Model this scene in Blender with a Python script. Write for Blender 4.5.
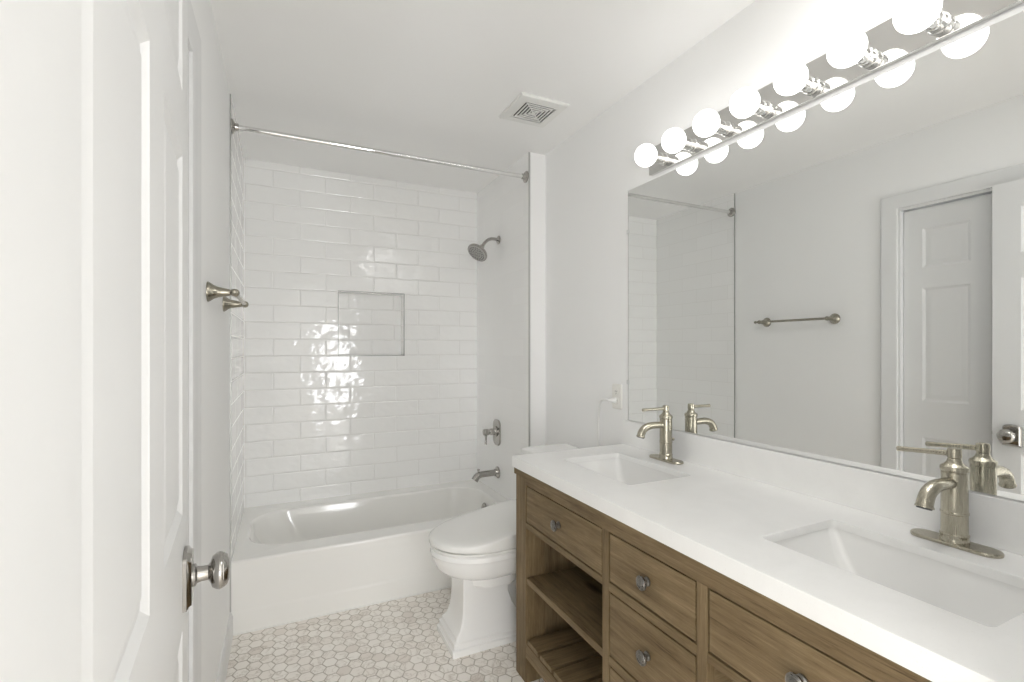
import bpy, bmesh, math, random
from mathutils import Vector, Matrix
random.seed(7)
PI = math.pi
scene = bpy.context.scene
C = scene.collection
for o in list(bpy.data.objects):
    bpy.data.objects.remove(o, do_unlink=True)

# ------------------------------------------------------------------ camera, world, light, exposure
cam_d = bpy.data.cameras.new('camera')
cam = bpy.data.objects.new('camera', cam_d)
C.objects.link(cam)
cam.location = (0.0, 0.0, 1.319)
cam.rotation_euler = (PI / 2, 0, math.radians(-25.4876))
cam_d.sensor_width = 36.0
cam_d.sensor_fit = 'HORIZONTAL'
cam_d.lens = 481.11 / 1024 * 36.0
cam_d.shift_y = 7.45 / 1024
cam_d.clip_start = 0.01
scene.camera = cam

world = bpy.data.worlds.new('world')
scene.world = world
world.use_nodes = True
world.node_tree.nodes['Background'].inputs[0].default_value = (0.85, 0.92, 1.0, 1)
world.node_tree.nodes['Background'].inputs[1].default_value = 1.0

def area(name, loc, rot, sx, sy, power, col):
    d = bpy.data.lights.new(name, 'AREA')
    d.shape = 'RECTANGLE'
    d.size, d.size_y = sx, sy
    d.energy = power
    d.color = col
    o = bpy.data.objects.new(name, d)
    C.objects.link(o)
    o.location = loc
    o.rotation_euler = rot
    return o
# fill lights added at two unseen windows in the wall behind the camera
area('window_daylight', (1.00, -2.79, 0.95), (PI / 2, 0, 0), 0.62, 1.5, 44, (0.985, 0.99, 1.0))
area('window_daylight', (-0.90, -2.79, 0.95), (PI / 2, 0, 0), 0.62, 1.5, 40, (0.985, 0.99, 1.0))
# unseen fill light added below the ceiling, no fixture, above the near vanity end
area('bathroom_ceiling_lamp', (1.10, 0.48, 2.47), (0, 0, 0), 0.3, 0.3, 4.8, (1.0, 0.985, 0.96))
BULB = 4.0

scene.view_settings.view_transform = 'Standard'
scene.view_settings.look = 'None'
scene.view_settings.gamma = 1.0
scene.view_settings.use_curve_mapping = False
scene.view_settings.exposure = 0.06
scene.cycles.max_bounces = 16
scene.cycles.diffuse_bounces = 12
scene.cycles.glossy_bounces = 8
scene.cycles.caustics_reflective = False
scene.cycles.use_denoising = True
scene.cycles.sample_clamp_indirect = 6.0

# ------------------------------------------------------------------ materials
def srgb(r, g, b):
    f = lambda c: c / 12.92 if c <= 0.04045 else ((c + 0.055) / 1.055) ** 2.4
    return (f(r / 255), f(g / 255), f(b / 255), 1)

class NT:
    def __init__(s, name):
        s.m = bpy.data.materials.new(name)
        s.m.use_nodes = True
        s.t = s.m.node_tree
        s.b = s.t.nodes['Principled BSDF']
    def n(s, typ, **kw):
        x = s.t.nodes.new(typ)
        for k, v in kw.items():
            setattr(x, k, v)
        return x
    def set(s, sock, v):
        if isinstance(v, (int, float, tuple, list)):
            sock.default_value = v
        else:
            s.t.links.new(v, sock)
    def math(s, op, a, b=None, c=None):
        x = s.n('ShaderNodeMath', operation=op)
        s.set(x.inputs[0], a)
        if b is not None: s.set(x.inputs[1], b)
        if c is not None: s.set(x.inputs[2], c)
        return x.outputs[0]
    def vec(s, op, a, b=None):
        x = s.n('ShaderNodeVectorMath', operation=op)
        s.set(x.inputs[0], a)
        if b is not None: s.set(x.inputs[1], b)
        return x.outputs['Value'] if op in ('DOT_PRODUCT', 'LENGTH', 'DISTANCE') else x.outputs[0]
    def comb(s, x, y, z=0.0):
        c = s.n('ShaderNodeCombineXYZ')
        s.set(c.inputs[0], x); s.set(c.inputs[1], y); s.set(c.inputs[2], z)
        return c.outputs[0]
    def sep(s, v):
        c = s.n('ShaderNodeSeparateXYZ')
        s.set(c.inputs[0], v)
        return c.outputs
    def noise(s, v, scale, detail=2.0, rough=0.5, dist=0.0):
        x = s.n('ShaderNodeTexNoise')
        s.set(x.inputs['Vector'], v)
        x.inputs['Scale'].default_value = scale
        x.inputs['Detail'].default_value = detail
        x.inputs['Roughness'].default_value = rough
        x.inputs['Distortion'].default_value = dist
        return x.outputs['Fac']
    def ramp(s, f, stops):
        r = s.n('ShaderNodeValToRGB')
        s.set(r.inputs[0], f)
        e = r.color_ramp.elements
        while len(e) < len(stops): e.new(0.5)
        for el, (p, c) in zip(e, stops):
            el.position = p; el.color = c
        return r.outputs[0]
    def mix(s, f, a, b, mode='MIX'):
        x = s.n('ShaderNodeMix', data_type='RGBA', blend_type=mode)
        s.set(x.inputs[0], f); s.set(x.inputs[6], a); s.set(x.inputs[7], b)
        return x.outputs[2]
    def bump(s, h, strength, dist, prev=None):
        x = s.n('ShaderNodeBump')
        s.set(x.inputs['Height'], h)
        x.inputs['Strength'].default_value = strength
        x.inputs['Distance'].default_value = dist
        if prev is not None: s.set(x.inputs['Normal'], prev)
        return x.outputs[0]
    def obj(s):
        return s.n('ShaderNodeTexCoord').outputs['Object']

def plain(name, col, rough, metal=0.0, spec=0.5, bump=0.0, bscale=200, coat=0.0):
    q = NT(name)
    q.b.inputs['Metallic'].default_value = metal
    q.b.inputs['Specular IOR Level'].default_value = spec
    q.b.inputs['Coat Weight'].default_value = coat
    q.b.inputs['Coat Roughness'].default_value = 0.05
    v = q.obj()
    nz = q.noise(v, 40.0 if metal else 3.0, 3)
    lo = tuple(c * 0.975 for c in col[:3]) + (1,)
    q.set(q.b.inputs['Base Color'], q.mix(nz, lo, col))
    q.set(q.b.inputs['Roughness'], q.math('MULTIPLY_ADD', nz, rough * 0.2, rough * 0.9))
    if bump:
        q.set(q.b.inputs['Normal'], q.bump(q.noise(v, bscale, 3), bump, 0.001))
    return q.m

M = {}
M['paint'] = plain('wall_paint', (0.895, 0.897, 0.893, 1), 0.55, bump=0.06, bscale=260)
M['ceiling'] = plain('ceiling_paint', (0.925, 0.925, 0.92, 1), 0.8, bump=0.05, bscale=200)
M['trim'] = plain('white_trim_paint', (0.75, 0.755, 0.755, 1), 0.38, bump=0.03, bscale=120)
M['porcelain'] = plain('white_porcelain', (0.88, 0.88, 0.87, 1), 0.07, coat=0.4)
M['enamel'] = plain('tub_enamel', (0.88, 0.876, 0.855, 1), 0.12, coat=0.3)
M['seat'] = plain('seat_plastic', (0.83, 0.83, 0.81, 1), 0.22)
M['plastic'] = plain('white_plastic', (0.82, 0.82, 0.80, 1), 0.35)
M['ivory'] = plain('outlet_plastic', (0.84, 0.83, 0.79, 1), 0.3)
M['slot'] = plain('dark_slot', (0.03, 0.03, 0.03, 1), 0.7)
M['darkgap'] = plain('vent_inside', (0.06, 0.06, 0.06, 1), 0.8)
M['chrome'] = plain('polished_chrome', (0.80, 0.80, 0.79, 1), 0.04, 1.0)
M['barface'] = plain('polished_steel_face', (0.72, 0.715, 0.70, 1), 0.07, 1.0)
M['satin'] = plain('satin_nickel', (0.44, 0.425, 0.40, 1), 0.17, 1.0)
M['pewter'] = plain('pewter', (0.24, 0.23, 0.215, 1), 0.28, 1.0)
M['edge'] = plain('anodized_edge_strip', (0.52, 0.52, 0.51, 1), 0.45, 1.0)
M['rubber'] = plain('grey_rubber', (0.12, 0.12, 0.12, 1), 0.6)
M['cord'] = plain('white_cord', (0.82, 0.82, 0.80, 1), 0.4)
M['clear'] = plain('clear_clip', (0.75, 0.77, 0.76, 1), 0.2)

def brushed(name, col, rough):
    q = NT(name)
    v = q.obj()
    x, y, z = q.sep(v)
    nz = q.noise(q.comb(q.math('MULTIPLY', x, 900.0), q.math('MULTIPLY', y, 900.0), q.math('MULTIPLY', z, 30.0)), 1.0, 2)
    q.b.inputs['Metallic'].default_value = 1.0
    q.set(q.b.inputs['Base Color'], q.mix(nz, tuple(c * 0.96 for c in col[:3]) + (1,), col))
    q.set(q.b.inputs['Roughness'], q.math('MULTIPLY_ADD', nz, 0.06, rough - 0.03))
    q.set(q.b.inputs['Normal'], q.bump(nz, 0.02, 0.0003))
    return q.m
M['aged'] = brushed('aged_nickel', (0.34, 0.32, 0.265, 1), 0.27)  # brushed nickel for the towel bar, dark reflections put into its base colour
M['nickel'] = brushed('brushed_nickel', (0.47, 0.44, 0.36, 1), 0.27)

q = NT('mirror_silver')
q.b.inputs['Metallic'].default_value = 1.0
q.b.inputs['Base Color'].default_value = (0.925, 0.935, 0.925, 1)
q.b.inputs['Roughness'].default_value = 0.0
M['mirror'] = q.m

q = NT('glowing_frosted_glass')
q.b.inputs['Base Color'].default_value = (0.9, 0.9, 0.9, 1)
q.b.inputs['Emission Color'].default_value = (1.0, 0.98, 0.95, 1)
q.b.inputs['Emission Strength'].default_value = BULB
M['bulb'] = q.m

def quartz():
    q = NT('white_quartz')
    v = q.obj()
    a = q.noise(v, 260, 3, 0.7)
    b = q.noise(v, 7, 5, 0.65, 0.6)
    c1 = q.ramp(b, [(0.35, (0.865, 0.865, 0.855, 1)), (0.65, (0.90, 0.90, 0.89, 1))])
    sp = q.ramp(a, [(0.26, (0.82, 0.81, 0.78, 1)), (0.36, (1, 1, 1, 1))])
    q.set(q.b.inputs['Base Color'], q.mix(0.6, c1, sp, 'MULTIPLY'))
    q.b.inputs['Roughness'].default_value = 0.28
    return q.m
M['quartz'] = quartz()

def tile(name, axis, u0, wavy):
    """glossy hand-made white brick tile, 308 x 106 mm, half bond; wavy glaze, each tile slightly tilted"""
    q = NT(name)
    x, y, z = q.sep(q.obj())
    u = q.math('ADD', x if axis == 'x' else y, 3.08 - u0)
    w = q.math('ADD', z, 0.1062 * 20 - 1.272)
    p = q.comb(u, w)
    def brick(m, c1, c2, cm):
        b = q.n('ShaderNodeTexBrick')
        b.offset = 0.5; b.offset_frequency = 2; b.squash = 1.0
        q.set(b.inputs['Vector'], p)
        b.inputs['Color1'].default_value = c1
        b.inputs['Color2'].default_value = c2
        b.inputs['Mortar'].default_value = cm
        b.inputs['Scale'].default_value = 1.0
        b.inputs['Mortar Size'].default_value = m
        b.inputs['Mortar Smooth'].default_value = 0.2
        b.inputs['Brick Width'].default_value = 0.308
        b.inputs['Row Height'].default_value = 0.1062
        return b
    bc = brick(0.0014, (0.885, 0.887, 0.88, 1), (0.905, 0.906, 0.90, 1), (0.76, 0.755, 0.74, 1))
    br = brick(0.0, (0, 0, 0, 1), (1, 1, 1, 1), (0.5, 0.5, 0.5, 1))
    be = brick(0.008, (0, 0, 0, 1), (0, 0, 0, 1), (1, 1, 1, 1))
    be.inputs['Mortar Smooth'].default_value = 1.0
    rnd = q.math('MULTIPLY', br.outputs['Color'], 37.0)
    v1 = q.comb(q.math('ADD', u, rnd), q.math('MULTIPLY', w, 1.3), rnd)
    wave = q.noise(v1, 6.5, 2, 0.4)
    fine = q.noise(v1, 26, 2, 0.5, 0.3)
    h = q.math('ADD', q.math('MULTIPLY', wave, 0.0062 * wavy), q.math('MULTIPLY', fine, 0.0010 * wavy))
    h = q.math('SUBTRACT', h, q.math('MULTIPLY', be.outputs['Fac'], 0.0016 * wavy))
    q.set(q.b.inputs['Base Color'], bc.outputs['Color'])
    q.set(q.b.inputs['Roughness'], q.math('MULTIPLY_ADD', bc.outputs['Fac'], 0.5, 0.07))
    q.set(q.b.inputs['Normal'], q.bump(h, 1.0, 1.0))
    q.b.inputs['Specular IOR Level'].default_value = 0.5
    return q.m
M['tile_x'] = tile('glossy_white_wall_tile', 'x', 0.102, 1.0)
M['tile_y'] = tile('glossy_white_wall_tile_side', 'y', 3.377, 0.10)

def hexfloor():
    q = NT('hexagon_marble_mosaic')
    x, y, z = q.sep(q.obj())
    P = 0.055
    p = q.comb(q.math('DIVIDE', q.math('ADD', y, 10.0), P), q.math('DIVIDE', q.math('ADD', x, 10.013), P))
    R = (1.0, 1.7320508, 1.0); H = (0.5, 0.8660254, 0.0)
    a = q.vec('SUBTRACT', q.vec('MODULO', p, R), H)
    b = q.vec('SUBTRACT', q.vec('MODULO', q.vec('SUBTRACT', p, H), R), H)
    sel = q.math('LESS_THAN', q.vec('DOT_PRODUCT', a, a), q.vec('DOT_PRODUCT', b, b))
    mx = q.n('ShaderNodeMix', data_type='VECTOR')
    q.set(mx.inputs[0], sel); q.set(mx.inputs[4], b); q.set(mx.inputs[5], a)
    gv = mx.outputs[1]
    idv = q.vec('SUBTRACT', p, gv)
    ab = q.vec('ABSOLUTE', gv)
    d = q.math('MAXIMUM', q.vec('DOT_PRODUCT', ab, (0.5, 0.8660254, 0.0)), q.sep(ab)[0])
    wob = q.math('MULTIPLY', q.math('SUBTRACT', q.noise(p, 2.2, 2), 0.5), 0.03)
    d = q.math('ADD', d, wob)
    grout = q.n('ShaderNodeMapRange')
    q.set(grout.inputs[0], d); grout.inputs[1].default_value = 0.450; grout.inputs[2].default_value = 0.468
    g = grout.outputs[0]
    wn = q.n('ShaderNodeTexWhiteNoise', noise_dimensions='3D')
    q.set(wn.inputs['Vector'], q.vec('SNAP', q.vec('ADD', idv, (0.05, 0.05, 0.0)), (0.1, 0.1, 1.0)))
    rv = wn.outputs['Value']
    off = q.vec('MULTIPLY', wn.outputs['Color'], (9.0, 9.0, 9.0))
    vv = q.vec('ADD', q.vec('MULTIPLY', p, (0.42, 0.42, 0.42)), off)
    vein = q.noise(vv, 1.1, 5, 0.6, 1.4)
    vd = q.math('ABSOLUTE', q.math('SUBTRACT', vein, 0.5))
    vcol = q.ramp(vd, [(0.0, (0.66, 0.61, 0.555, 1)), (0.012, (0.83, 0.80, 0.755, 1)), (0.05, (0.92, 0.89, 0.85, 1))])
    tint = q.ramp(rv, [(0.0, (0.86, 0.83, 0.80, 1)), (0.12, (0.96, 0.945, 0.925, 1)), (1.0, (1.0, 1.0, 0.99, 1))])
    col = q.mix(1.0, vcol, tint, 'MULTIPLY')
    dirt = q.noise(q.obj(), 5.0, 3, 0.6)
    gcol = q.ramp(dirt, [(0.3, (0.46, 0.415, 0.36, 1)), (0.7, (0.64, 0.595, 0.535, 1))])
    q.set(q.b.inputs['Base Color'], q.mix(g, col, gcol))
    q.set(q.b.inputs['Roughness'], q.math('MULTIPLY_ADD', g, 0.4, 0.33))
    q.set(q.b.inputs['Normal'], q.bump(q.math('SUBTRACT', 1.0, g), 0.5, 0.0012))
    return q.m
M['hex'] = hexfloor()

def wood(name, axis):
    q = NT(name)
    tc = q.n('ShaderNodeTexCoord').outputs['Object']
    info = q.n('ShaderNodeObjectInfo').outputs['Random']
    off = q.math('MULTIPLY', info, 13.0)
    x, y, z = q.sep(q.vec('ADD', tc, q.comb(off, off, off)))
    sc = {'x': (2.2, 42, 42), 'y': (42, 2.2, 42), 'z': (42, 42, 2.2)}[axis]
    v = q.comb(q.math('MULTIPLY', x, sc[0]), q.math('MULTIPLY', y, sc[1]), q.math('MULTIPLY', z, sc[2]))
    g1 = q.noise(v, 1.0, 8, 0.66, 0.5)
    g2 = q.noise(v, 7.0, 4, 0.75, 0.2)
    blotch = q.noise(q.comb(x, y, z), 5.5, 3, 0.55)
    f = q.math('ADD', q.math('MULTIPLY', g1, 0.50), q.math('ADD', q.math('MULTIPLY', g2, 0.38), q.math('MULTIPLY', blotch, 0.2)))
    col = q.ramp(f, [(0.38, (0.060, 0.038, 0.017, 1)), (0.48, (0.145, 0.100, 0.050, 1)),
                     (0.58, (0.200, 0.142, 0.075, 1)), (0.72, (0.290, 0.215, 0.125, 1))])
    ks = {'x': (3.5, 9, 9), 'y': (9, 3.5, 9), 'z': (9, 9, 3.5)}[axis]
    vo = q.n('ShaderNodeTexVoronoi')
    q.set(vo.inputs['Vector'], q.comb(q.math('MULTIPLY', x, ks[0]), q.math('MULTIPLY', y, ks[1]), q.math('MULTIPLY', z, ks[2])))
    vo.inputs['Scale'].default_value = 0.75
    kn = q.ramp(vo.outputs['Distance'], [(0.05, (0.22, 0.17, 0.12, 1)), (0.17, (1, 1, 1, 1))])
    q.set(q.b.inputs['Base Color'], q.mix(0.9, col, kn, 'MULTIPLY'))
    q.b.inputs['Roughness'].default_value = 0.58
    q.b.inputs['Specular IOR Level'].default_value = 0.3
    q.set(q.b.inputs['Normal'], q.bump(f, 0.35, 0.0025))
    return q.m
M['wood_x'] = wood('weathered_oak_x', 'x')
M['wood_y'] = wood('weathered_oak_y', 'y')
M['wood_z'] = wood('weathered_oak_z', 'z')

# ------------------------------------------------------------------ mesh helpers
WL = {}   # world location of every empty / part that may be a parent

def smooth(me, ang=35):
    for p in me.polygons: p.use_smooth = True
    me.set_sharp_from_angle(angle=math.radians(ang))

def obj(name, bm, mat, parent=None, local=False, origin=None, label=None, ang=35):
    """link a bmesh (world coordinates unless local) as one mesh object; origin at the base centre of its box"""
    bmesh.ops.recalc_face_normals(bm, faces=bm.faces[:])
    if local or origin == 'keep':
        o0 = Vector((0, 0, 0))
    elif origin is not None:
        o0 = Vector(origin)
    else:
        xs = [v.co.x for v in bm.verts]; ys = [v.co.y for v in bm.verts]; zs = [v.co.z for v in bm.verts]
        o0 = Vector(((min(xs) + max(xs)) / 2, (min(ys) + max(ys)) / 2, min(zs)))
    for v in bm.verts: v.co -= o0
    me = bpy.data.meshes.new(name)
    bm.to_mesh(me); bm.free()
    smooth(me, ang)
    me.materials.append(mat)
    o = bpy.data.objects.new(name, me)
    wn = o.modifiers.new('weighted_normals', 'WEIGHTED_NORMAL')
    wn.keep_sharp = True
    wn.weight = 90
    C.objects.link(o)
    if parent is not None:
        o.parent = parent
        o.location = o0 if local else o0 - WL.get(parent.name, Vector((0, 0, 0)))
    else:
        o.location = o0
    WL[o.name] = o0
    if label: o['label'] = label
    return o

def tag(o, label, cat, group=None):
    o['label'] = label; o['category'] = cat
    if group: o['group'] = group
    return o

def thing(name, label, cat, loc, group=None, rz=0):
    o = bpy.data.objects.new(name, None)
    C.objects.link(o)
    o.empty_display_size = 0.05
    o.location = loc; o.rotation_euler = (0, 0, rz)
    WL[o.name] = Vector(loc)
    return tag(o, label, cat, group)

def struct(name, bm, mat, parent=None, **kw):
    o = obj(name, bm, mat, parent, origin=None if parent else 'keep', **kw)
    if parent is None: o['kind'] = 'structure'
    return o

def box(bm, x0, x1, y0, y1, z0, z1, bev=0.0, seg=2):
    vs = [bm.verts.new((x, y, z)) for x in (x0, x1) for y in (y0, y1) for z in (z0, z1)]
    idx = [(0, 1, 3, 2), (4, 6, 7, 5), (0, 4, 5, 1), (2, 3, 7, 6), (0, 2, 6, 4), (1, 5, 7, 3)]
    fs = [bm.faces.new([vs[i] for i in f]) for f in idx]
    if bev > 0:
        es = list({e for f in fs for e in f.edges})
        bmesh.ops.bevel(bm, geom=es, offset=bev, segments=seg, profile=0.5, affect='EDGES')
    return bm

def B(*a, **k): return box(bmesh.new(), *a, **k)

def frame_for(d):
    d = Vector(d).normalized()
    up = Vector((0, 0, 1)) if abs(d.z) < 0.95 else Vector((1, 0, 0))
    a = d.cross(up).normalized()
    return a, a.cross(d).normalized(), d

def lathe(bm, prof, loc, axis=(0, 0, 1), n=28, cap=True):
    """profile of (radius, height along axis)"""
    a, b, d = frame_for(axis)
    loc = Vector(loc)
    rings = []
    for r, h in prof:
        if r < 1e-6:
            rings.append([bm.verts.new(loc + d * h)])
        else:
            rings.append([bm.verts.new(loc + d * h + a * (r * math.cos(2 * PI * i / n)) + b * (r * math.sin(2 * PI * i / n))) for i in range(n)])
    for p, q_ in zip(rings, rings[1:]):
        for i in range(n):
            j = (i + 1) % n
            if len(p) == 1 and len(q_) == 1: continue
            if len(p) == 1: bm.faces.new((p[0], q_[i], q_[j]))
            elif len(q_) == 1: bm.faces.new((p[i], p[j], q_[0]))
            else: bm.faces.new((p[i], p[j], q_[j], q_[i]))
    if cap:
        if len(rings[0]) > 1: bm.faces.new(rings[0][::-1])
        if len(rings[-1]) > 1: bm.faces.new(rings[-1])
    return bm

def spline(pts, per=8):
    P = [Vector(p) for p in pts]
    P = [P[0] * 2 - P[1]] + P + [P[-1] * 2 - P[-2]]
    out = []
    for i in range(1, len(P) - 2):
        for k in range(per):
            t = k / per
            a, b, c, d = P[i - 1], P[i], P[i + 1], P[i + 2]
            out.append(0.5 * ((2 * b) + (c - a) * t + (2 * a - 5 * b + 4 * c - d) * t * t + (3 * b - a - 3 * c + d) * t ** 3))
    out.append(P[-2])
    return out

def tube(bm, pts, rad, n=14, cap=True):
    """sweep a circle along points; rad is a number or one per point"""
    pts = [Vector(p) for p in pts]
    if not isinstance(rad, (list, tuple)): rad = [rad] * len(pts)
    a = None
    rings = []
    for i, p in enumerate(pts):
        d = (pts[min(i + 1, len(pts) - 1)] - pts[max(i - 1, 0)]).normalized()
        if a is None: a, b, _ = frame_for(d)
        a = (a - d * a.dot(d)).normalized()
        b = d.cross(a)
        rings.append([bm.verts.new(p + a * (rad[i] * math.cos(2 * PI * k / n)) + b * (rad[i] * math.sin(2 * PI * k / n))) for k in range(n)])
    for p, q_ in zip(rings, rings[1:]):
        for k in range(n):
            j = (k + 1) % n
            bm.faces.new((p[k], p[j], q_[j], q_[k]))
    if cap:
        bm.faces.new(rings[0][::-1]); bm.faces.new(rings[-1])
    return bm

def rrect(x0, x1, y0, y1, r, n=6):
    """rounded rectangle outline, counter-clockwise from the +x +y corner, 4*(n+1) points"""
    out = []
    for cx, cy, a0 in ((x1 - r, y1 - r, 0), (x0 + r, y1 - r, PI / 2), (x0 + r, y0 + r, PI), (x1 - r, y0 + r, 1.5 * PI)):
        for i in range(n + 1):
            a = a0 + PI / 2 * i / n
            out.append((cx + r * math.cos(a), cy + r * math.sin(a)))
    return out

def loft(bm, loops, cap0=True, cap1=True):
    R = [[bm.verts.new(p) for p in lp] for lp in loops]
    n = len(R[0])
    for a, b in zip(R, R[1:]):
        for i in range(n):
            j = (i + 1) % n
            bm.faces.new((a[i], a[j], b[j], b[i]))
    if cap0: bm.faces.new(R[0][::-1])
    if cap1: bm.faces.new(R[-1])
    return R

def holed_face(bm, P, x0, x1, y0, y1, hole, n):
    """a rectangle with one rounded hole (outline from rrect with n per corner); P maps (x, y) to a 3D point.
    returns (outer corner verts, hole verts)"""
    oc = [bm.verts.new(P(*c)) for c in ((x1, y1), (x0, y1), (x0, y0), (x1, y0))]
    hv = [bm.verts.new(P(*c)) for c in hole]
    m = n + 1
    for k in range(4):
        arc = hv[k * m:(k + 1) * m]
        for i in range(n): bm.faces.new((oc[k], arc[i + 1], arc[i]))
        k2 = (k + 1) % 4
        bm.faces.new((oc[k], oc[k2], hv[k2 * m], arc[-1]))
    return oc, hv

def copy_tree(o, parent=None):
    c = o.copy()
    C.objects.link(c)
    if parent is not None: c.parent = parent
    for ch in list(o.children): copy_tree(ch, c)
    return c

# ------------------------------------------------------------------ dimensions (metres)
XL, XLT = -0.219, -0.2135         # left wall, its tile face
XR = 1.432                       # right wall
XA = 1.320                       # tile face of the shower end wall
YB, YW, YT, YF = 3.377, 2.536, 2.545, 0.245   # back wall, wing front, tub front, inner face of door wall
H = 2.486

# ------------------------------------------------------------------ setting
struct('floor', B(-1.6, 2.6, -2.9, 3.62, -0.1, 0.0), M['hex'])
struct('ceiling', B(-1.6, 2.6, -2.9, 3.62, H, H + 0.1), M['ceiling'])

# back wall with the niche
NX0, NX1, NZ0, NZ1, ND = 0.336, 0.768, 1.272, 1.699, 0.09
bm = bmesh.new()
xs, zs = [-0.34, NX0, NX1, 1.56], [0.0, NZ0, NZ1, H]
gv = {(i, k): bm.verts.new((xs[i], YB, zs[k])) for i in range(4) for k in range(4)}
for i in range(3):
    for k in range(3):
        if (i, k) != (1, 1):
            bm.faces.new((gv[i, k], gv[i + 1, k], gv[i + 1, k + 1], gv[i, k + 1]))
nb = [bm.verts.new((x, YB + ND, z)) for x, z in ((NX0, NZ0), (NX1, NZ0), (NX1, NZ1), (NX0, NZ1))]
nf = [gv[1, 1], gv[2, 1], gv[2, 2], gv[1, 2]]
for i in range(4):
    j = (i + 1) % 4
    bm.faces.new((nf[i], nf[j], nb[j], nb[i]))
bm.faces.new(nb)
bk = {(i, k): bm.verts.new((xs[i * 3], YB + 0.2, zs[k * 3])) for i in range(2) for k in range(2)}
bm.faces.new((bk[0, 0], bk[0, 1], bk[1, 1], bk[1, 0]))
bm.faces.new([gv[i, 0] for i in range(4)] + [bk[1, 0], bk[0, 0]])
bm.faces.new([gv[i, 3] for i in range(4)] + [bk[1, 1], bk[0, 1]])
bm.faces.new([gv[0, i] for i in range(4)] + [bk[0, 1], bk[0, 0]])
bm.faces.new([gv[3, i] for i in range(4)] + [bk[1, 1], bk[1, 0]])
struct('wall_back', bm, M['tile_x'])
bm = bmesh.new()
e = 0.005
for a in ((NX0 - e, NX0, NZ0 - e, NZ1 + e), (NX1, NX1 + e, NZ0 - e, NZ1 + e), (NX0, NX1, NZ0 - e, NZ0), (NX0, NX1, NZ1, NZ1 + e)):
    box(bm, a[0], a[1], YB - 0.003, YB + 0.004, a[2], a[3])
struct('trim_3', bm, plain('niche_edge_strip', (0.36, 0.36, 0.35, 1), 0.35, 0.6))

# left wall with the closet opening
CY0, CY1, CZ = 0.755, 1.490, 2.095
bm = bmesh.new()
box(bm, XL - 0.12, XL, 0.12, CY0, 0, H)
box(bm, XL - 0.12, XL, CY1, YB, 0, H)
box(bm, XL - 0.12, XL, CY0, CY1, CZ, H)
struct('wall_left', bm, M['paint'])
struct('wall_left_tile', B(XL, XLT, 2.550, YB, 0, H), M['tile_y'])
struct('trim_1', B(XL, XLT + 0.0005, 2.545, 2.550, 0.11, H), M['edge'])
struct('wall_right', B(XR, XR + 0.12, 0.12, YB, 0, H), M['paint'])
struct('wall_wing', B(XA + 0.010, XR, YW, YB, 0, H), M['paint'])
struct('wall_wing_tile', B(XA, XA + 0.010, YW + 0.004, YB, 0, H), M['tile_y'])
struct('trim_2', B(XA - 0.0005, XA + 0.010, YW + 0.001, YW + 0.004, 0.0, H), M['edge'])
# wall with the doorway the photo is taken through
DX0, DX1, DZ = -0.150, 0.810, 2.10
bm = bmesh.new()
box(bm, -1.6, DX0, 0.12, YF, 0, H)
box(bm, DX1, 2.6, 0.12, YF, 0, H)
box(bm, DX0, DX1, 0.12, YF, DZ, H)
struct('wall_front', bm, M['paint'])
# the room behind the camera
struct('wall_hall_left', B(-1.6, -1.5, -2.9, 0.12, 0, H), M['paint'])
struct('wall_hall_right', B(2.5, 2.6, -2.9, 0.12, 0, H), M['paint'])
bm = bmesh.new()
WZ0, WZ1 = 0.20, 1.70
for x0, x1 in ((-1.5, -1.21), (-0.59, 0.69), (1.31, 2.5)): box(bm, x0, x1, -2.9, -2.8, 0, H)
for x0, x1 in ((-1.21, -0.59), (0.69, 1.31)):
    box(bm, x0, x1, -2.9, -2.8, 0, WZ0); box(bm, x0, x1, -2.9, -2.8, WZ1, H)
struct('wall_hall_back', bm, M['paint'])
for k, (x0, x1) in enumerate(((-1.21, -0.59), (0.69, 1.31))):
    bm = bmesh.new()
    for a in ((x0 - .07, x0, WZ0 - .07, WZ1 + .07), (x1, x1 + .07, WZ0 - .07, WZ1 + .07), (x0, x1, WZ0 - .07, WZ0), (x0, x1, WZ1, WZ1 + .07)):
        box(bm, a[0], a[1], -2.8, -2.785, a[2], a[3])
    box(bm, x0, x1, -2.86, -2.83, 0.93, 0.97)
    struct('window_%d' % (k + 1), bm, M['trim'])  # unseen window frame added around each hall fill light

# baseboards
def baseboard(name, x0, x1, y0, y1, side):
    """side: outward normal of the wall"""
    bm = bmesh.new()
    prof = [(0, 0), (0.014, 0), (0.014, 0.088), (0.010, 0.094), (0.009, 0.102), (0.004, 0.110), (0, 0.110)]
    if side == '+x': A = [[(x0 + t, y, z) for t, z in prof] for y in (y0, y1)]
    else: A = [[(x1 - t, y, z) for t, z in prof] for y in (y0, y1)]
    loft(bm, A)
    struct(name, bm, M['trim'])
baseboard('baseboard_left', XL, XL, 1.566, YT, '+x')
baseboard('baseboard_right', XR, XR, 1.79, YW, '-x')

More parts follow.
